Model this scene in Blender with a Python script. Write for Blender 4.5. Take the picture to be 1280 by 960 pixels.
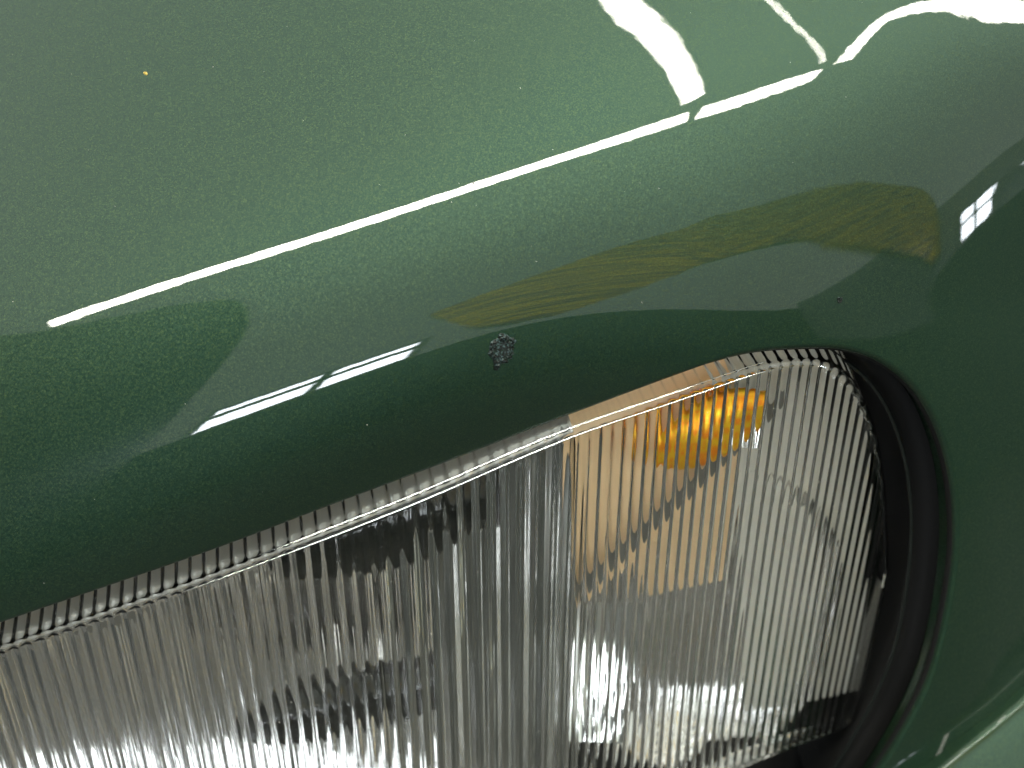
import bpy, bmesh, math, random
import numpy as np
from mathutils import Vector, Matrix
random.seed(4); rng = np.random.default_rng(4)
sc = bpy.context.scene
for o in list(bpy.data.objects): bpy.data.objects.remove(o)

# ------------------------------------------------------------------ camera
# Working frame: 1 unit = 0.25 mm, X right, Y up in the picture, Z towards the camera.
F = 1200.0; PX = 0.00025; PITCH = math.radians(50)
_c, _s = math.cos(PITCH), math.sin(PITCH)
ROT = np.array([[1, 0, 0], [0, _s, -_c], [0, _c, _s]])
ORG = np.array([0, 0, 0.72])
def world(p): return np.asarray(p, float) @ ROT.T * PX + ORG
cam_d = bpy.data.cameras.new('camera'); cam = bpy.data.objects.new('camera', cam_d); sc.collection.objects.link(cam)
cam.location = world([0, 0, F]); cam.rotation_euler = (math.radians(90) - PITCH, 0, 0)
cam_d.sensor_width = 36; cam_d.lens = 36 * F / 1280
cam_d.clip_start = 0.01; cam_d.clip_end = 60
cam_d.dof.use_dof = True; cam_d.dof.focus_distance = 0.325; cam_d.dof.aperture_fstop = 7
sc.camera = cam

# ------------------------------------------------------------------ light
w = bpy.data.worlds.new('World'); sc.world = w; w.use_nodes = True
bg = w.node_tree.nodes['Background']; bg.inputs['Color'].default_value = (0.92, 1.0, 0.93, 1); bg.inputs['Strength'].default_value = 0.85
TUBE = 68.0; PANE = 30.0
sc.view_settings.view_transform = 'Standard'; sc.view_settings.look = 'None'
sc.view_settings.exposure = 0.5; sc.view_settings.gamma = 1
sc.render.engine = 'CYCLES'
cy = sc.cycles
cy.use_denoising = True
try: cy.denoiser = 'OPENIMAGEDENOISE'
except Exception: pass
cy.max_bounces = 20; cy.transmission_bounces = 16; cy.glossy_bounces = 8; cy.diffuse_bounces = 4
cy.sample_clamp_indirect = 6; cy.caustics_reflective = True; cy.caustics_refractive = True; cy.blur_glossy = 0.0

# ------------------------------------------------------------------ helpers
def sm(a, b, x):
    t = np.clip((np.asarray(x, float) - a) / (b - a), 0, 1); return t * t * (3 - 2 * t)
def pchip(xs, ys, x):
    xs = np.array(xs, float); ys = np.array(ys, float); h = np.diff(xs); d = np.diff(ys) / h
    m = np.zeros(len(xs)); m[0] = d[0]; m[-1] = d[-1]
    for i in range(1, len(xs) - 1):
        m[i] = 0 if d[i-1] * d[i] <= 0 else 2 * d[i-1] * d[i] / (d[i-1] + d[i])
    x = np.asarray(x, float); xc = np.clip(x, xs[0], xs[-1])
    i = np.clip(np.searchsorted(xs, xc, side='right') - 1, 0, len(xs) - 2); t = (xc - xs[i]) / h[i]
    r = (2*t**3-3*t**2+1)*ys[i] + (t**3-2*t**2+t)*h[i]*m[i] + (-2*t**3+3*t**2)*ys[i+1] + (t**3-t**2)*h[i]*m[i+1]
    return r + np.where(x < xs[0], (x-xs[0])*m[0], 0) + np.where(x > xs[-1], (x-xs[-1])*m[-1], 0)
def catmull(pts, n):
    """dense, evenly spaced polyline through pts"""
    P = np.array(pts, float); P = np.vstack([2*P[0]-P[1], P, 2*P[-1]-P[-2]]); out = []
    for i in range(1, len(P) - 2):
        for t in np.linspace(0, 1, 24, endpoint=False):
            a, b, c, d = P[i-1], P[i], P[i+1], P[i+2]
            out.append(0.5*((2*b) + (-a+c)*t + (2*a-5*b+4*c-d)*t*t + (-a+3*b-3*c+d)*t**3))
    out.append(P[-2]); out = np.array(out)
    L = np.concatenate([[0], np.cumsum(np.linalg.norm(np.diff(out, axis=0), axis=1))]); s = np.linspace(0, L[-1], n)
    return np.stack([np.interp(s, L, out[:, k]) for k in range(out.shape[1])], -1)
def unproj(u, v, z):
    s = (F - z) / F; return np.stack([(u-640)*s, (480-v)*s, z + 0*s], -1)
def norm(a): return a / np.maximum(np.linalg.norm(a, axis=-1, keepdims=True), 1e-9)

def link(name, me, mat=None, parent=None, smooth=False):
    o = bpy.data.objects.new(name, me); sc.collection.objects.link(o)
    if mat: me.materials.append(mat)
    if smooth: me.polygons.foreach_set('use_smooth', [True] * len(me.polygons))
    if parent: o.parent = parent
    return o
def mesh_from(name, verts, faces, mat, parent=None, smooth=True, local=True):
    me = bpy.data.meshes.new(name); V = world(verts) if local else np.asarray(verts)
    me.from_pydata([tuple(map(float, p)) for p in V], [], [tuple(int(i) for i in f) for f in faces]); me.update()
    return link(name, me, mat, parent, smooth)
def grid_faces(nr, nc, off=0, flip=False):
    i, j = np.meshgrid(np.arange(nr-1), np.arange(nc-1), indexing='ij'); a = (i*nc + j + off).ravel()
    f = np.stack([a, a+1, a+nc+1, a+nc], -1); return f[:, ::-1] if flip else f
def grid(name, G, mat, parent=None, flip=False, smooth=True):
    nr, nc = G.shape[:2]; return mesh_from(name, G.reshape(-1, 3), grid_faces(nr, nc, 0, flip), mat, parent, smooth)
def tag(o, label=None, cat=None, group=None, kind=None):
    if label: o['label'] = label
    if cat: o['category'] = cat
    if group: o['group'] = group
    if kind: o['kind'] = kind
    return o
def box(name, c, size, mat, parent=None, bev=0.0, rot=None):
    bm = bmesh.new(); bmesh.ops.create_cube(bm, size=1); bmesh.ops.scale(bm, vec=size, verts=bm.verts)
    if bev: bmesh.ops.bevel(bm, geom=bm.edges[:], offset=bev, segments=2, affect='EDGES')
    if rot is not None: bmesh.ops.transform(bm, matrix=rot, verts=bm.verts)
    bmesh.ops.translate(bm, vec=c, verts=bm.verts)
    me = bpy.data.meshes.new(name); bm.to_mesh(me); bm.free(); return link(name, me, mat, parent)

# ------------------------------------------------------------------ materials
def mat(name, col, rough=0.5, metal=0.0, **kw):
    m = bpy.data.materials.new(name); m.use_nodes = True; b = m.node_tree.nodes['Principled BSDF']
    b.inputs['Base Color'].default_value = (*col, 1); b.inputs['Roughness'].default_value = rough; b.inputs['Metallic'].default_value = metal
    for k, v in kw.items(): b.inputs[k.replace('_', ' ')].default_value = v
    return m
def emis(name, col, s):
    m = bpy.data.materials.new(name); m.use_nodes = True; nt = m.node_tree; nt.nodes.clear()
    e = nt.nodes.new('ShaderNodeEmission'); e.inputs[0].default_value = (*col, 1); e.inputs[1].default_value = s
    o = nt.nodes.new('ShaderNodeOutputMaterial'); nt.links.new(e.outputs[0], o.inputs[0]); return m
def vmath(nt, op, a, b=None):
    n = nt.nodes.new('ShaderNodeVectorMath'); n.operation = op
    for k, x in enumerate((a, b)):
        if x is None: continue
        if isinstance(x, bpy.types.NodeSocket): nt.links.new(x, n.inputs[k])
        elif isinstance(x, (int, float)): n.inputs['Scale'].default_value = x
        else: n.inputs[k].default_value = x
    return n.outputs[0]
def paint_material():
    m = mat('metallic_green_paint', (0.05, 0.13, 0.08), 0.55, 0.72, Coat_Weight=0.72, Coat_Roughness=0.012, Coat_IOR=1.55)
    nt = m.node_tree; b = nt.nodes['Principled BSDF']
    tc = nt.nodes.new('ShaderNodeTexCoord'); geo = nt.nodes.new('ShaderNodeNewGeometry')
    vor = nt.nodes.new('ShaderNodeTexVoronoi'); vor.inputs['Scale'].default_value = 3500; nt.links.new(tc.outputs['Object'], vor.inputs['Vector'])
    # flake tilt: every cell leans its own way
    d = vmath(nt, 'SUBTRACT', vor.outputs['Color'], (0.5, 0.5, 0.5)); sn = nt.nodes.new('ShaderNodeVectorMath'); sn.operation = 'SCALE'
    nt.links.new(d, sn.inputs[0]); sn.inputs['Scale'].default_value = 0.28
    n = vmath(nt, 'NORMALIZE', vmath(nt, 'ADD', geo.outputs['Normal'], sn.outputs[0])); nt.links.new(n, b.inputs['Normal'])
    # flake colour: dull green with paler and yellower flakes
    sep = nt.nodes.new('ShaderNodeSeparateColor'); nt.links.new(vor.outputs['Color'], sep.inputs[0])
    cr = nt.nodes.new('ShaderNodeValToRGB'); nt.links.new(sep.outputs[0], cr.inputs[0]); e = cr.color_ramp.elements
    e[0].position = 0.0; e[0].color = (0.0030, 0.0220, 0.0130, 1); e[1].position = 1.0; e[1].color = (0.024, 0.048, 0.0145, 1)
    k = e.new(0.75); k.color = (0.0085, 0.0310, 0.0138, 1); nt.links.new(cr.outputs[0], b.inputs['Base Color'])
    # orange peel in the lacquer
    no = nt.nodes.new('ShaderNodeTexNoise'); no.inputs['Scale'].default_value = 170; no.inputs['Detail'].default_value = 1.5
    nt.links.new(tc.outputs['Object'], no.inputs['Vector'])
    bp = nt.nodes.new('ShaderNodeBump'); bp.inputs['Strength'].default_value = 0.010; bp.inputs['Distance'].default_value = 0.0012
    nt.links.new(no.outputs[0], bp.inputs['Height']); nt.links.new(bp.outputs[0], b.inputs['Coat Normal'])
    return m
PAINT = paint_material()
BLACKG = mat('dark_blob_black', (0.012, 0.014, 0.012), 0.12)  # for the blobs that stand for dark reflections in the lamp
def tube_y(x): return -0.018+0.203*x if x < 0.5 else 0.085-0.05*(x-0.5)
BLACK = mat('black_plastic', (0.006, 0.006, 0.006), 0.5, 0.0, Specular_IOR_Level=0.25)
RUBBER = mat('black_rubber', (0.004, 0.004, 0.004), 0.7, 0.0, Specular_IOR_Level=0.15)
CHROME = mat('bright_aluminised_plastic', (0.90, 0.90, 0.87), 0.015, 1.0)
SATIN = mat('satin_aluminised_plastic', (0.62, 0.62, 0.60), 0.28, 1.0)
GREYP = mat('grey_moulded_plastic', (0.72, 0.71, 0.67), 0.35)
DGREY = mat('dark_grey_plastic', (0.16, 0.16, 0.155), 0.4)
SILVER = mat('silver_lacquered_reflector', (0.90, 0.88, 0.87), 0.05, 0.9)
PALEG = mat('pale_grey_reflector', (0.60, 0.59, 0.57), 0.3, 0.25)
WHITEP = mat('white_reflector_plastic', (0.92, 0.92, 0.90), 0.25)
TAN = mat('tan_reflection', (0.92, 0.68, 0.43), 0.45)  # warm reflection in the indicator, put in as a base colour
AMBER = mat('amber_coated_bulb', (1.0, 0.42, 0.012), 0.3, 0.55)
_nt = AMBER.node_tree; _tc = _nt.nodes.new('ShaderNodeTexCoord'); _mp = _nt.nodes.new('ShaderNodeMapping'); _mp.inputs['Scale'].default_value = (1, 1, 0.4); _no = _nt.nodes.new('ShaderNodeTexNoise'); _no.inputs['Scale'].default_value = 420; _cr = _nt.nodes.new('ShaderNodeValToRGB')
_e = _cr.color_ramp.elements; _e[0].position = 0.38; _e[0].color = (1.0, 0.30, 0.003, 1); _e[1].position = 0.62; _e[1].color = (1.0, 0.60, 0.02, 1)
_nt.links.new(_tc.outputs['Object'], _mp.inputs[0]); _nt.links.new(_mp.outputs[0], _no.inputs['Vector']); _nt.links.new(_no.outputs[0], _cr.inputs[0]); _nt.links.new(_cr.outputs[0], _nt.nodes['Principled BSDF'].inputs['Base Color'])
GLASS = mat('clear_lens_plastic', (0.97, 0.975, 0.96), 0.0, 0.0, Transmission_Weight=1.0, IOR=1.52)
BULBGLASS = mat('clear_bulb_glass', (0.98, 0.98, 0.98), 0.0, 0.0, Transmission_Weight=1.0, IOR=1.3)

# ------------------------------------------------------------------ wing surface
YSX = [-400,65,130,200,275,350,430,515,600,680,750,810,870,920,980,1040,1070,1100,1130,1160,1200,1240,1275,1500]
YSY = [545.8,390.8,369.9,348.2,325.5,302.8,277.5,249.9,222.1,196.9,174.4,155.7,136.9,124.3,104.5,82,69,56,43,31,17,7,0,-30]
UG = np.arange(-1600, 2801, 4.0); _k = np.exp(-.5*(np.arange(-30, 31)*4/36.)**2); _k /= _k.sum()
YG = np.convolve(np.pad(pchip(YSX, YSY, UG), 30, 'edge'), _k, 'valid')
_k2 = np.exp(-.5*(np.arange(-100, 101)*4/110.)**2); _k2 /= _k2.sum(); YH = np.convolve(np.pad(pchip([-400,65,600,870,1100,1500], [545.8,390.8,222.1,136.9,62,-60], UG), 100, 'edge'), _k2, 'valid')
qg = np.linspace(-2600, 2200, 4801)
def profile(Q, T):
    t = np.tan(np.radians(np.clip(pchip(Q, T, np.clip(qg, Q[0], Q[-1])), -60, 60)))
    k = np.exp(-.5*(np.arange(-60, 61)/20.)**2); k /= k.sum(); t = np.convolve(np.pad(t, 60, 'edge'), k, 'valid')
    H = np.concatenate([[0], np.cumsum((t[1:]+t[:-1])/2)]); return H - np.interp(0, qg, H)
H1 = profile([-900,-400,-150,-50,0,60,130,200,260,330,420,700], [30,29,25,19,14,6,-6,-20,-32,-46,-52,-55])
H2 = profile([-900,-400,-150,-50,0,90,190,300,400,500,750,1050], [30,29,25,19,14.5,11.5,4,-9,-21,-28,-33,-34])
DIAG = 0.0004
def depth(u, v):
    y1 = np.interp(u, UG, YG); y2 = np.interp(u, UG, YH); k = sm(-170, 60, v - y2); q = v - (y1*k + y2*(1-k)); q = np.where(q > 0, q*(1 - 0.13*sm(600, -60, u)), q); b = sm(600, 1250, u)
    z = np.interp(q, qg, H1)*(1-b) + np.interp(q, qg, H2)*b
    p_ = (u-1215) - (v-275); z = z - DIAG*p_*p_*np.exp(-((u-1215)**2+(v-275)**2)/(2*140.0**2))
    return z - 0.00014*(u-500)**2 - 0.00068*sm(30, 400, v)*np.maximum(0, u-850)**2
def surf(u, v): return unproj(u, v, depth(u, v))
def surf_n(u, v, e=3.0):
    return norm(np.cross(surf(u+e, v)-surf(u-e, v), surf(u, v-e)-surf(u, v+e)))

EDGE = [(-620,985),(-300,878),(0,775),(250,690),(400,634),(550,578),(700,520),(850,463),(900,446),(945,435),(1000,430),(1055,431),(1105,447),(1148,482),(1178,533),(1196,600),(1200,680),(1190,760),(1170,840),(1140,905),(1095,975),(1030,1060)]
NE = 420
Epx = catmull(EDGE, NE)
# far border of the modelled panel, matched by arc fraction
OUT = [(-900,60),(-820,-500),(-300,-560),(200,-560),(700,-560),(1150,-560),(1500,-420),(1720,-100),(1800,250),(1800,550),(1780,800),(1700,1000),(1560,1200),(1300,1330)]
Opx = catmull(OUT, NE)
# ease so that the fan follows the picture: straight run of the edge maps to the left/top border
frac = np.linspace(0, 1, NE); map_f = pchip([0, 0.45, 0.66, 0.78, 0.88, 1.0], [0.0, 0.30, 0.47, 0.66, 0.82, 1.0], frac)
Opx = np.stack([np.interp(map_f, frac, Opx[:, k]) for k in range(2)], -1)

car = bpy.data.objects.new('car', None); sc.collection.objects.link(car)
tag(car, 'dark green metallic car with ribbed clear headlamp under a glossy rolled wing', 'car')

NR = 230
tt = np.linspace(0, 1, NR)**1.35
UV = Epx[None]*(1-tt[:, None, None]) + Opx[None]*tt[:, None, None]
body = surf(UV[..., 0], UV[..., 1])
# hem: the metal rolls under at the lamp opening, then a flange runs back into the dark
P0 = body[0]; n0 = surf_n(Epx[:, 0], Epx[:, 1])
tang = norm(np.gradient(P0, axis=0)); inw = norm(np.cross(tang, n0))           # towards the opening
if np.mean(np.sum(inw*(body[1]-body[0]), -1)) > 0: inw = -inw
r = 9.0; hem = []
for ph in np.radians(np.linspace(12, 165, 13)):
    hem.append(P0 + r*np.sin(ph)*inw - r*(1-np.cos(ph))*n0)
last = hem[-1]; back = norm(-0.75*n0 + np.array([0, 0, -0.6]) - 0.25*inw)
for d in (20, 60, 120, 200, 300): hem.append(last + d*back)
G = np.concatenate([np.array(hem[::-1]), body], 0)
wing = grid('front_wing', G, PAINT, car, flip=False)
tag(wing, 'glossy dark green metallic wing rolling down to the headlamp opening')

def lump(name, u0, v0, ru, rv, h, m_, ring=True, seed=1, nseg=40, nrad=14, label=None):
    g = np.random.default_rng(seed); wob = 1 + 0.16*np.convolve(np.tile(g.normal(size=nseg), 3), np.ones(3)/2, 'same')[nseg:2*nseg]; rows = []
    for i, rr in enumerate(np.linspace(0.02, 1, nrad)):
        th = np.linspace(0, 2*math.pi, nseg, endpoint=False); a = 0.45
        x = rr*wob*np.cos(th)*ru; y = rr*wob*np.sin(th)*rv; u = u0 + x*math.cos(a) - y*math.sin(a); v = v0 + x*math.sin(a) + y*math.cos(a)
        prof = (math.exp(-((rr-0.74)/0.2)**2) if ring else (1-rr*rr)) ; z = h*prof*(1 + 0.9*g.normal(size=nseg)) if rr < 0.97 else np.full(nseg, -0.6)
        p = surf(u, v) + surf_n(u, v)*np.maximum(z, -0.6)[:, None]; rows.append(np.vstack([p, p[:1]]))
    o = grid(name, np.array(rows), m_, wing, flip=True, smooth=False)
    if label: o['label'] = label
    return o
CHIP = mat('chipped_paint_scab', (0.035, 0.035, 0.045), 0.5, 0.0, Specular_IOR_Level=0.2); GRIT = mat('yellow_grit', (0.45, 0.33, 0.08), 0.6)
_nt = CHIP.node_tree; _no = _nt.nodes.new('ShaderNodeTexNoise'); _no.inputs['Scale'].default_value = 1400; _cr = _nt.nodes.new('ShaderNodeValToRGB'); _tc = _nt.nodes.new('ShaderNodeTexCoord')
_cr.color_ramp.elements[0].position = 0.5; _cr.color_ramp.elements[0].color = (0.004, 0.006, 0.005, 1); _cr.color_ramp.elements[1].position = 0.72; _cr.color_ramp.elements[1].color = (0.05, 0.085, 0.085, 1)
_nt.links.new(_tc.outputs['Object'], _no.inputs['Vector']); _nt.links.new(_no.outputs[0], _cr.inputs[0]); _nt.links.new(_cr.outputs[0], _nt.nodes['Principled BSDF'].inputs['Base Color'])
lump('paint_chip', 628, 439, 16.5, 22, 1.1, CHIP, True, 3, label='rough dark scab of chipped paint with pale specks')
lump('paint_chip', 1050, 375, 4, 4.5, 1.0, CHIP, True, 5, 16, 7)
lump('grit_speck', 182, 92, 2.6, 2.2, 1.2, GRIT, False, 6, 10, 5)
lump('grit_speck', 592, 229, 2.0, 1.6, 1.0, CHIP, False, 7, 10, 5)

# ------------------------------------------------------------------ headlamp
def lens_z(X, Y): return -50 + 0.5*Y - 0.09*X - 0.0005*np.maximum(0, X-120)**2 - 0.00004*(X+200)**2
def lens_xy(px):
    px = np.asarray(px, float); z = np.full(len(px), -150.0)
    for _ in range(60):
        p = unproj(px[:, 0], px[:, 1], z); z = 0.5*z + 0.5*lens_z(p[:, 0], p[:, 1])
    return unproj(px[:, 0], px[:, 1], z)
TOP = [(-520,1000),(-300,925),(0,822),(250,737),(500,642),(700,557),(850,505),(930,477),(965,467),(1000,462),(1030,464),(1052,477),(1070,500),(1090,546),(1100,600),(1105,660),(1107,720)]
BOT = [(1107,720),(1104,790),(1096,840),(1082,888),(1060,906),(1030,918),(980,937),(900,970),(780,1030),(500,1150),(0,1300),(-520,1420)]
top3 = lens_xy(catmull(TOP, 900)); bot3 = lens_xy(catmull(BOT, 900))
def mono(p):                                                                       # sort/clean for y(x)
    o = np.argsort(p[:, 0], kind='stable'); return p[o]
tm, bm_ = mono(top3), mono(bot3)
Xtip = min(tm[-1, 0], bm_[-1, 0]) - 0.2; Xl = -1120.0
Xdiv = lens_xy([(716, 700)])[0, 0]
# columns: fine enough to carry every flute
cols = []; ribph = []
X = Xdiv; pitch_h, pitch_i, ns = 20.6, 15.6, 12
a = np.arange(0, (Xdiv-Xl)/pitch_h, 1/ns)[::-1]
cols += list(Xdiv - a*pitch_h); ribph += list(-a)
nI = np.arange(1/ns, (Xtip-Xdiv)/pitch_i, 1/ns)
cols += list(Xdiv + nI*pitch_i); ribph += list(nI)
cols = np.array(cols); ribph = np.array(ribph)
m = cols < Xtip-1.2; cols = cols[m]; ribph = ribph[m]
extra = Xtip - np.array([0.9, 0.5, 0.2, 0.05]); cols = np.concatenate([cols, extra]); ribph = np.concatenate([ribph, ribph[-1] + (extra-cols[len(ribph)-1])/pitch_i])
ytop = np.interp(cols, tm[:, 0], tm[:, 1]); ybot = np.interp(cols, bm_[:, 0], bm_[:, 1])
ytop = np.maximum(ytop, ybot + 0.02)
def lens_n(X, Y, e=2.0):
    p = lambda x, y: np.stack([x, y, lens_z(x, y)], -1)
    return norm(np.cross(p(X+e, Y)-p(X-e, Y), p(X, Y+e)-p(X, Y-e)))
NF = 56
ind = cols > Xdiv
f = ribph - np.floor(ribph); sag = np.where(ind, 3.4, 3.9)*(0.55*(0.5-0.5*np.cos(2*math.pi*f)) + 0.45*(1-(2*f-1)**2)) * sm(4, 70, Xtip-cols)
jit = np.floor(ribph).astype(int); jrand = rng.uniform(0.85, 1.12, 400); sag = sag*jrand[jit % 400]
def shoulder(X, Y, sgn):
    """rows that leave the face outline outward and back; returns outer, normals"""
    P = np.stack([X, Y, lens_z(X, Y)], -1); n = lens_n(X, Y); T = norm(np.gradient(P, axis=0))
    k = np.exp(-.5*(np.arange(-8, 9)/4.)**2); k /= k.sum()
    o = np.cross(T, n)*(-sgn); o = norm(o)
    o = norm(np.stack([np.convolve(np.pad(o[:, i], 8, 'edge'), k, 'valid') for i in range(3)], -1)); o = norm(o - np.sum(o*n, -1, keepdims=True)*n)
    R, phs = 20.0, math.radians(62); rows = []; nn = []
    for ph in np.linspace(0, phs, 13)[1:]:
        rows.append(P + R*math.sin(ph)*o - R*(1-math.cos(ph))*n); nn.append(math.cos(ph)*n + math.sin(ph)*o)
    d = math.cos(phs)*o - math.sin(phs)*n
    for L in np.linspace(0, 78, 13)[1:]:
        rows.append(rows[11] + L*d); nn.append(nn[11])
    return np.array(rows), np.array(nn)
tr, tn = shoulder(cols, ytop, -1); br, bn = shoulder(cols, ybot, 1)
if np.mean((tr[-1]-tr[0])[:, 1]) < 0: tr, tn = shoulder(cols, ytop, 1)
if np.mean((br[-1]-br[0])[:, 1]) > 0: br, bn = shoulder(cols, ybot, -1)
face = []; fn = []
for t in np.linspace(0, 1, NF):
    Y = ytop*(1-t) + ybot*t; face.append(np.stack([cols, Y, lens_z(cols, Y)], -1)); fn.append(lens_n(cols, Y))
outer = np.concatenate([tr[::-1], np.array(face), br], 0); on = np.concatenate([tn[::-1], np.array(fn), bn], 0)
TH = 8.5; nr_, nc_ = outer.shape[:2]
rowf = np.concatenate([np.linspace(1.0, 0.95, len(tr)-6), np.linspace(0.95, 1.0, 6), np.ones(NF), np.linspace(1, 0.4, len(br))])
wave = 1 + 0.10*np.sin(np.linspace(0, 9, nr_))[:, None]*np.sin(0.9*np.floor(ribph))[None, :]
pil = np.zeros(nr_); pil[:12] = np.sin(np.linspace(0, math.pi, 12)); pil[12:24] = -0.8*np.sin(np.linspace(0, math.pi, 12))
bump = 2.6*pil[:, None]*(0.4 + 0.6*np.sin(math.pi*f))[None, :]*np.where(ind, 0.55, 1.0)[None, :]*sm(4, 70, Xtip-cols)[None, :]
soft = np.where(ind, 2.0, 2.6)*(0.5-0.5*np.cos(2*math.pi*f))*sm(4, 70, Xtip-cols); sh = np.ones(nr_); sh[:24] = np.concatenate([np.zeros(14), np.linspace(0, 1, 10)])
rel = sag[None, :]*wave*sh[:, None] + soft[None, :]*(1-sh[:, None])
inner = outer - on*np.maximum(TH + rel + bump, 4.0)[..., None]
def lens_piece(name, c0, c1, parent, label):
    A = outer[:, c0:c1].reshape(-1, 3); B = inner[:, c0:c1].reshape(-1, 3); nc = c1-c0; N = len(A)
    fs = list(map(tuple, grid_faces(nr_, nc, 0, True))) + list(map(tuple, grid_faces(nr_, nc, N, False)))
    for j in range(nc-1):
        fs.append((j, j+1, N+j+1, N+j)); q = (nr_-1)*nc; fs.append((q+j+1, q+j, N+q+j, N+q+j+1))
    for i in range(nr_-1):
        fs.append((i*nc+nc, i*nc, N+i*nc, N+i*nc+nc)); e = nc-1; fs.append((i*nc+e, i*nc+nc+e, N+i*nc+nc+e, N+i*nc+e))
    o = mesh_from(name, np.concatenate([A, B]), fs, GLASS, parent, True)
    bmx = bmesh.new(); bmx.from_mesh(o.data); bmesh.ops.recalc_face_normals(bmx, faces=bmx.faces)
    for e in bmx.edges:
        if len(e.link_faces) == 2 and e.calc_face_angle(0) > 0.6: e.smooth = False
    bmx.to_mesh(o.data); bmx.free()
    if label: o['label'] = label
    return o

# housing tub (black) that carries everything; its mesh is the part, the rest are its sub-parts
top_end, bot_end = tr[-1], br[-1]
rim = np.concatenate([top_end[::6], bot_end[::-1][::6]], 0); nrm = norm(np.mean(on[25:60].reshape(-1, 3), 0))
ctr = rim.mean(0)
tub = [rim + (rim-ctr)*0.0 - nrm*2, rim - nrm*60, rim - nrm*200, rim*0.97+ctr*0.03 - nrm*420, rim*0.85+ctr*0.15 - nrm*470, rim*0.4+ctr*0.6 - nrm*480, rim*0.0+ctr - nrm*480]
lamp = grid('headlamp', np.array(tub), BLACK, car)
tag(lamp, 'clear ribbed headlamp with an amber bulb in its corner indicator')
cdiv = int(np.searchsorted(cols, Xdiv))
lens_piece('lens', 0, len(cols), lamp, 'clear fluted plastic lens over headlight and corner indicator')

# frame on the lens: a = along X, b = up the ribs, c = depth behind the lens
def L3(u, v, c):
    """point seen at picture place (u,v) on the lens, pushed c units into the lamp along the lens normal"""
    p = lens_xy([(u, v)])[0]; return p - nrm*c
def Lview(u, v, c):
    p = lens_xy([(u, v)])[0]; d = norm(p - np.array([0, 0, F])); return p + d*c

# rubber seal that bridges wing flange and lens
seal_in = Epx.copy()
def seal():
    a_ = np.array(hem[13]); i0 = [int(np.argmin(np.linalg.norm(np.concatenate([top_end, bot_end]) - p, axis=1))) for p in a_]
    allp = np.concatenate([top_end, bot_end]); tgt = allp[i0]
    k = np.exp(-.5*(np.arange(-12, 13)/6.)**2); k /= k.sum(); tgt = np.stack([np.convolve(np.pad(tgt[:, i], 12, 'edge'), k, 'valid') for i in range(3)], -1)
    rows = [np.array(hem[14])]
    for t, dz in ((0.0, -20), (0.3, -55), (0.7, -60), (1.0, -30)): rows.append(a_*(1-t) + tgt*t + np.array([0, 0, dz]))
    return grid('rubber_seal', np.array(rows), RUBBER, lamp)
seal()
def tube(name, P, rad, m_, seg=10):
    P = np.asarray(P); t = norm(np.gradient(P, axis=0)); e1 = norm(np.cross(t, np.array([0, 0, 1.0]))); e2 = np.cross(t, e1); th = np.linspace(0, 2*math.pi, seg+1)
    return grid(name, np.array([P + rad*(math.cos(a)*e1 + math.sin(a)*e2) for a in th]), m_, lamp)
tube('edge_seal', P0 + inw*5 - n0*13, 7.0, RUBBER)
k0 = int(NE*0.60)
tube('trim_bead', (np.array(hem[14])*0.62 + np.array(hem[13])*0.0 + P0*0.38 + inw*30 - n0*38)[k0:], 3.0, mat('gloss_black_plastic', (0.008, 0.010, 0.009), 0.12))
GLINT = mat('crease_glint_metal', (0.95, 0.95, 0.93), 0.12, 1.0)  # metal beads added along the lens crease to draw its glint
cs = (cols > lens_xy([(235, 742)])[0, 0]) & (cols < lens_xy([(962, 468)])[0, 0]); c2 = cols > lens_xy([(330, 708)])[0, 0]
tube('crease_glint', (tr[2] + tn[2]*0.3)[cs][::6], 1.05, GLINT, 6)
tube('crease_glint', (tr[9] + tn[9]*0.2)[cs & c2][::6], 0.6, GLINT, 6)

# headlight reflector: bright bowl
def bowl(name, u, v, c, rx, ry, dep, m_, steps=28, seg=96, hole=0.1, a0=0, a1=2*math.pi, clip=None, up=1.0, flute=0.0):
    ex = np.array([1, 0, 0.0]); ex = norm(ex - nrm*np.dot(ex, nrm)); ey = np.cross(nrm, ex); o = L3(u, v, c); rows = []
    for s in np.linspace(hole, 1, steps):
        th = np.linspace(a0, a1, seg)
        p = o + rx*s*np.cos(th)[:, None]*ex + (ry*s*np.sin(th)*np.where(np.sin(th) > 0, up, 1.0))[:, None]*ey - nrm*dep*(1-s*s)
        if flute: p = p + nrm*(flute*np.cos(p[:, 0]*2*math.pi/84) + 0.5*flute*np.sin(p[:, 0]*2*math.pi/47+1))[:, None]
        if clip is not None: p = clip(p)
        rows.append(p)
    return grid(name, np.array(rows), m_, lamp)
xd = L3(712, 700, 0)[0]
def clipx(p):
    p = p.copy(); p[:, 0] = np.minimum(p[:, 0], xd-14); return p
bowl('headlight_reflector', 150, 895, 80, 860, 640, 230, SILVER, steps=40, seg=260, clip=clipx, up=0.46, flute=7.0)
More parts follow.
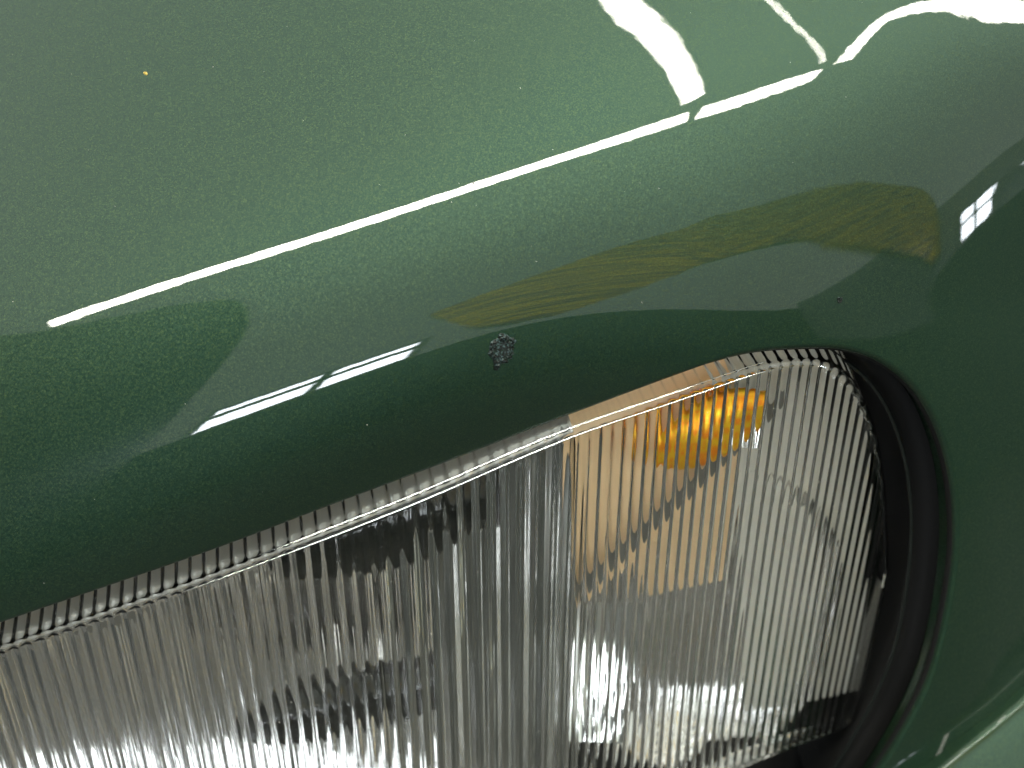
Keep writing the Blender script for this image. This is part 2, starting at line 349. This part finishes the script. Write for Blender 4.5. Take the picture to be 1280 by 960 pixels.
# shape helpers, then dark blobs added for dark reflections in the bowl
def lathe(name, prof, org, ax, m_, parent, seg=40, smooth=True):
    ax = norm(np.asarray(ax, float)); t = np.array([1, 0, 0.0]) if abs(ax[0]) < .8 else np.array([0, 1.0, 0]); e1 = norm(np.cross(ax, t)); e2 = np.cross(ax, e1); th = np.linspace(0, 2*math.pi, seg)
    rows = [org + ax*h + rr*(np.cos(th)[:, None]*e1 + np.sin(th)[:, None]*e2) for h, rr in prof]
    return grid(name, np.array(rows), m_, parent, smooth=smooth)
def panel(name, quads, m_, n=14, bulge=0.0, flute=None):
    P = [L3(*q) for q in quads]; a, b = np.meshgrid(np.linspace(0, 1, n), np.linspace(0, 1, n)); a = a[..., None]; b = b[..., None]
    Gp = (P[0]*(1-a)+P[1]*a)*(1-b) + (P[3]*(1-a)+P[2]*a)*b + bulge*nrm*(4*a*(1-a))*(4*b*(1-b))
    if flute: Gp = Gp + nrm*(flute[0]*np.cos(Gp[..., :1]*2*math.pi/flute[1]))
    return grid(name, Gp, m_, lamp)
def blob(name, u, v, c, rx, ry, rz, tilt, m_):
    ex = np.array([1, 0, 0.0]); ex = norm(ex - nrm*np.dot(ex, nrm)); ey = np.cross(nrm, ex); ct, st = math.cos(tilt), math.sin(tilt)
    e1, e2 = ct*ex + st*ey, -st*ex + ct*ey; o = L3(u, v, c); th = np.linspace(0, 2*math.pi, 49)
    rows = [o + math.cos(a)*rz*nrm + max(math.sin(a), 1e-3)*(rx*np.cos(th)[:, None]*e1 + ry*np.sin(th)[:, None]*e2) for a in np.linspace(0, math.pi, 25)]
    return grid(name, np.array(rows), m_, lamp)
blob('dark_reflection_blob', 480, 722, 140, 155, 78, 50, 0.38, BLACKG)  # added black blob in place of the bowl's dark reflections
blob('lower_dark_blob', 450, 960, 150, 165, 62, 40, 0.25, BLACKG)
# upper inner wall of the lamp, pale moulded plastic
tops = tr[-1][:cdiv+1:4]
grid('upper_liner', np.array([tr[k][:cdiv+1:3] - tn[k][:cdiv+1:3]*c for k, c in ((23, 16), (20, 24), (16, 30), (12, 34), (6, 40), (0, 46))]), mat('light_grey_liner', (0.72, 0.70, 0.67), 0.2, 0.35), lamp)
panel('inner_backing', [(520, 640, 150), (713, 575, 130), (713, 1010, 40), (520, 1090, 90)], CHROME, n=110, bulge=-10, flute=(4.0, 58.0))
# divider between headlight and indicator
dv = [(714, 548), (714, 650), (714, 760), (714, 880), (714, 1010)]
grid('divider', np.array([[L3(u, v, c) for u, v in dv] for c in (24, 120, 260)]), SATIN, lamp)

# indicator chamber
panel('tan_backing', [(717, 540, 78), (930, 470, 92), (905, 640, 92), (717, 800, 78)], TAN)
panel('tan_lower_backing', [(778, 735, 95), (935, 575, 95), (905, 800, 165), (792, 830, 165)], TAN)
bowl('indicator_reflector', 890, 850, 120, 250, 330, 100, SILVER, hole=0.02, steps=30, seg=140, flute=3.0)
panel('reflector_ledge', [(717, 752, 40), (985, 500, 40), (985, 524, 50), (717, 780, 50)], DGREY)
blob('amber_bulb', 893, 556, 50, 92, 52, 18, 0.5, AMBER)
panel('side_backing', [(925, 452, 110), (1095, 470, 100), (1088, 890, 75), (925, 945, 110)], mat('pale_satin_reflector', (0.86, 0.85, 0.82), 0.25, 0.25), n=100, flute=(1.6, 41.0))
# chrome facets added for white streaks; they mirror the front window
def facet(name, quads, tgt, curve, w_, hh):
    P = [L3(*q) for q in quads]; c = sum(P)/4; t = (np.array(tgt)-ORG) @ ROT / PX; h = norm(norm(t-c) + norm(np.array([0, 0, F])-c))
    ex = norm(np.cross(np.array([0, 1.0, 0]), h)); ey = np.cross(h, ex); n = 16
    a, b = np.meshgrid(np.linspace(-1, 1, n), np.linspace(-1, 1, n)); a = a[..., None]; b = b[..., None]
    return grid(name, c + ex*a*w_ + ey*b*hh + h*(a*a*w_*w_ + b*b*hh*hh)*curve, CHROME, lamp)
facet('added_glint_facet', [(720, 770, 62), (792, 770, 62), (792, 965, 62), (720, 965, 62)], (-0.28, -2.97, 1.6), 0.0004, 42, 118)
facet('added_bulb_facet', [(810, 505, 84), (960, 505, 84), (960, 605, 84), (810, 605, 84)], (-0.28, -2.97, 1.6), 0.0004, 92, 44)

# dust: a few pale specks on lens and lacquer
def dust(name, P, N, size, m_, parent):
    V = []; Fc = []
    for p, n in zip(P, N):
        t = norm(np.cross(n, rng.normal(size=3))); b = np.cross(n, t); r_ = size*rng.uniform(0.5, 1.3); k = len(V)
        ring = [p + n*0.25 + r_*rng.uniform(0.6, 1.2)*(math.cos(a)*t + math.sin(a)*b) for a in np.arange(5)*2*math.pi/5]; V += ring + [p + n*(0.25+r_*0.8)]; Fc += [(k+i, k+(i+1) % 5, k+5) for i in range(5)]
    return tag(mesh_from(name, np.array(V), Fc, m_, parent, False), kind='stuff')
DUST = mat('pale_dust', (0.6, 0.58, 0.52), 0.9)
ii = rng.integers(26, 26+NF, 130); jj = rng.integers(0, len(cols)-60, 130); dust('dust', outer[ii, jj], on[ii, jj], 0.7, DUST, lamp)
du = rng.uniform(0, 1280, 60); dv_ = rng.uniform(0, 760, 60); kk = dv_ < np.interp(du, Epx[:300, 0], Epx[:300, 1]) - 20; kk &= du < 1150
dust('dust', surf(du[kk], dv_[kk]), surf_n(du[kk], dv_[kk]), 0.45, DUST, wing)

# ------------------------------------------------------------------ bumper corner below the wing
def bumper():
    top = catmull([(1060,1045),(1115,1005),(1165,972),(1212,934),(1268,888),(1330,830),(1405,750),(1490,655)], 60)
    p0 = unproj(top[:, 0], top[:, 1], depth(top[:, 0], top[:, 1]) + 42)
    rows = [p0 + np.array([-14, 26, -130]), p0 + np.array([-5, 9, -40]), p0 + np.array([-2, 3, -10]), p0]
    for ph in np.radians([15, 35, 60]): rows.append(p0 + np.array([0.55, -0.85, 0])*14*math.sin(ph) + np.array([0, 0, 14*(1-math.cos(ph))*0.4]))
    for d in (40, 90, 160, 260, 380): rows.append(p0 + np.array([0.5, -0.86, 0])*d + np.array([0, 0, 4 + d*0.30 - 0.0003*d*d]))
    return grid('bumper', np.array(rows), PAINT, car, flip=True)
bumper()
lowb = br[-1][::8]; keep = lowb[:, 1] < np.interp(0.999, [0, 1], [0, 1])*br[-1][-1, 1] - 60; lowb = lowb[keep]
ext = np.array([lowb[-1] + np.array([k*40, -k*14, -k*30]) for k in (1, 2, 3, 4)]); lowb = np.vstack([lowb, ext])
v3 = lambda *a: np.array(a, float)
grid('lamp_recess', np.array([lowb - nrm*70 + v3(0, 20, 0), lowb - nrm*40 + v3(0, -8, 0), lowb + v3(0, -40, -40), lowb + v3(0, -110, -60), lowb + v3(0, -130, -40)]), BLACK, car)
skin = [lowb + v3(0, -124, -70), lowb + v3(0, -128, -40)] + [lowb + v3(0, -130 - 26*math.sin(a), -34 + 26*(1-math.cos(a))*0.7) for a in (0.4, 0.9, 1.4)] + [lowb + v3(0, -160-d, -16 - 0.1*d - 0.0006*d*d) for d in (60, 140, 260, 420, 640)]
grid('bumper_skin', np.array(skin), PAINT, car)

# ------------------------------------------------------------------ the garage seen in the lacquer
SIDEW = mat('grey_side_wall', (0.45, 0.48, 0.53), 0.8); WALL = mat('pale_wall', (0.85, 0.86, 0.88), 0.8); DARK = mat('dark_wall_paint', (0.045, 0.05, 0.05), 0.7); FLOOR = mat('dark_floor', (0.05, 0.048, 0.042), 0.8)
LAMPW = mat('white_lamp_body', (0.8, 0.8, 0.78), 0.5); TUBEM = emis('lit_fluorescent_tube', (1.0, 0.97, 0.84), TUBE); PANEM = emis('daylit_window_pane', (0.86, 0.93, 1.0), PANE)
tag(box('floor', (0, 0, -0.05), (12, 12, 0.1), FLOOR), kind='structure')
tag(box('lower_wall', (0.8, -3.08, 0.70), (7, 0.2, 1.4), DARK), kind='structure')
tag(box('side_wall', (3.4, -0.2, 1.18), (0.2, 5.5, 0.64), SIDEW), kind='structure')
tag(box('lower_side_wall', (3.38, -0.2, 0.43), (0.2, 5.5, 0.86), DARK), kind='structure')
def strip_light(path, wd, label):
    P = np.array(path, float); P = catmull(P, 40) if len(P) > 2 else np.array([P[0], P[1]]); P3 = np.concatenate([P, np.full((len(P), 1), 2.5)], 1)
    c = P3.mean(0); t = norm(np.gradient(P3, axis=0)); sd = np.stack([-t[:, 1], t[:, 0], 0*t[:, 0]], -1)
    e = bpy.data.objects.new('fluorescent_lamp', None); sc.collection.objects.link(e); e.location = c; tag(e, label, 'lamp', 'strip lights above the car')
    hz = min(1.0, wd/0.08)**1.5
    def sweep(name, prof, m_):
        rows = np.array([P3 - c + sd*a*wd + np.array([0, 0, b]) for a, b in prof + prof[:1]]); nr, nc = rows.shape[:2]
        f = list(map(tuple, grid_faces(nr, nc))) + [tuple(i*nc for i in range(nr-1)), tuple(i*nc+nc-1 for i in reversed(range(nr-1)))]
        mesh_from(name, rows.reshape(-1, 3), f, m_, e, False, local=False)
    sweep('diffuser', [(-.5, .02*hz), (-.48, -.005*hz), (-.36, -.02*hz), (.36, -.02*hz), (.48, -.005*hz), (.5, .02*hz)], TUBEM)
    sweep('lamp_body', [(-.45, .022*hz), (.45, .022*hz), (.4, .022*hz+wd*.5), (-.4, .022*hz+wd*.5)], LAMPW)
strip_light([(-1.86, tube_y(-1.86)), (0.46, tube_y(0.46))], 0.078, 'long straight strip light over the bonnet')
strip_light([(0.52, tube_y(0.52)), (0.81, tube_y(0.81))], 0.078, 'short strip light at the end of the long straight one')
strip_light([(0.885, 0.13), (0.885, 0.25), (0.93, 0.47), (1.02, 0.52), (1.13, 0.51), (1.3, 0.46), (1.62, 0.31), (1.78, 0.23)], 0.05, 'strip light over the outer side of the wing, bent to curve its reflection')  # bent path is made up to place the curved reflection
strip_light([(0.0, 1.0), (0.08, 0.85), (0.22, 0.66), (0.45, 0.2)], 0.072, 'wide diffuser strip light reaching back over the bonnet')
strip_light([(0.40, 0.95), (0.53, 0.71), (0.65, 0.49), (0.80, 0.17)], 0.005, 'slim strip light reaching back over the bonnet')
def window(c, w_, h_, rotz, label, xs, zs, gap):
    """xs, zs: pane borders as fractions of width and height"""
    e = bpy.data.objects.new('window', None); sc.collection.objects.link(e); e.location = c; e.rotation_euler = (0, 0, rotz); tag(e, label, 'window')
    fm = mat('window_frame_paint', (0.35, 0.36, 0.38), 0.5); t = 0.04
    for s in (-1, 1):
        box('frame_rail', (0, 0, s*(h_/2)), (w_+t, 0.06, t), fm, e); box('frame_stile', (s*(w_/2), 0.001, 0), (t, 0.055, h_-t), fm, e)
    for x0, x1 in zip(xs[:-1], xs[1:]):
        for z0, z1 in zip(zs[:-1], zs[1:]):
            box('pane', (((x0+x1)/2-0.5)*w_, 0.004, ((z0+z1)/2-0.5)*h_), ((x1-x0)*w_-gap, 0.012, (z1-z0)*h_-gap), PANEM, e)
    for x in xs[1:-1]: box('mullion', ((x-0.5)*w_, 0.002, 0), (gap, 0.03, h_-t), fm, e)
    for z in zs[1:-1]: box('transom', (0, 0.003, (z-0.5)*h_), (w_-t, 0.028, gap), fm, e)
window((-0.28, -2.97, 1.61), 1.25, 0.44, 0, 'wide low window with small panes in the front wall', [0, 0.56, 1], [0, 0.64, 1], 0.075)
window((3.27, -1.07, 1.02), 0.34, 0.30, math.pi/2, 'small four-pane window in the side wall', [0, 0.5, 1], [0, 0.55, 1], 0.03)
def slab(name, outline, mapf, m_, label, cat):
    """flat board cut to an outline, with real thickness"""
    O = catmull(outline + outline[:1], 140)[:-1]; n = len(O)
    V = np.array([mapf(p, 0) for p in O] + [mapf(p, 1) for p in O]); f = [tuple(range(n)), tuple(range(2*n-1, n-1, -1))] + [(i, n+i, n+(i+1) % n, (i+1) % n) for i in range(n)]
    c = V.mean(0); c[2] = V[:, 2].min(); o = mesh_from(name, V-c, f, m_, None, False, local=False); o.location = c; return tag(o, label, cat)
def wood_material():
    m = mat('varnished_wood', (0.6, 0.34, 0.08), 0.5); nt = m.node_tree; b = nt.nodes['Principled BSDF']
    tc = nt.nodes.new('ShaderNodeTexCoord'); mp = nt.nodes.new('ShaderNodeMapping'); mp.inputs['Scale'].default_value = (1.6, 1, 15); mp.inputs['Rotation'].default_value = (0, 0.5, 0)
    no = nt.nodes.new('ShaderNodeTexNoise'); no.inputs['Scale'].default_value = 2.2; no.inputs['Detail'].default_value = 5; cr = nt.nodes.new('ShaderNodeValToRGB')
    e = cr.color_ramp.elements; e[0].position = 0.42; e[0].color = (0.24, 0.085, 0.085, 1); e[1].position = 0.56; e[1].color = (0.95, 0.66, 0.03, 1)
    nt.links.new(tc.outputs['Object'], mp.inputs[0]); nt.links.new(mp.outputs[0], no.inputs['Vector']); nt.links.new(no.outputs[0], cr.inputs[0]); nt.links.new(cr.outputs[0], b.inputs['Base Color']); return m
slab('wooden_panel', [(0.08, 1.75), (0.27, 1.88), (0.44, 2.11), (0.76, 2.52), (1.2, 2.88), (1.56, 3.09), (2.13, 3.06), (2.3, 2.68), (2.6, 2.25), (3.1, 1.86), (3.28, 1.4), (3.28, 0.95), (2.87, 1.05), (2.44, 1.28), (2.17, 1.6), (1.99, 1.95), (1.54, 2.0), (0.87, 1.74), (0.58, 1.36), (0.42, 1.12), (0.28, 1.3)],
     lambda p, k: (p[0], -1.5 - 0.04*k, p[1]), wood_material(), 'curved varnished wooden panel in front of the window wall', 'panel')
slab('person_cutout', [(0.6, 0.02), (0.5, 0.6), (0.25, 1.0), (-0.14, 1.45), (-0.29, 1.80), (-0.43, 2.13), (-0.7, 2.5), (-1.17, 2.61), (-1.6, 2.45), (-2.0, 2.1), (-2.35, 1.6), (-2.5, 1.12), (-2.5, 0.02)],
     lambda p, k: (-1.0 - 0.03*k, p[0], p[1]), DARK, 'flat dark cut-out standing in for the person at the camera', 'silhouette')  # unseen cut-out added to darken the wing's reflection; stands for the camera holder
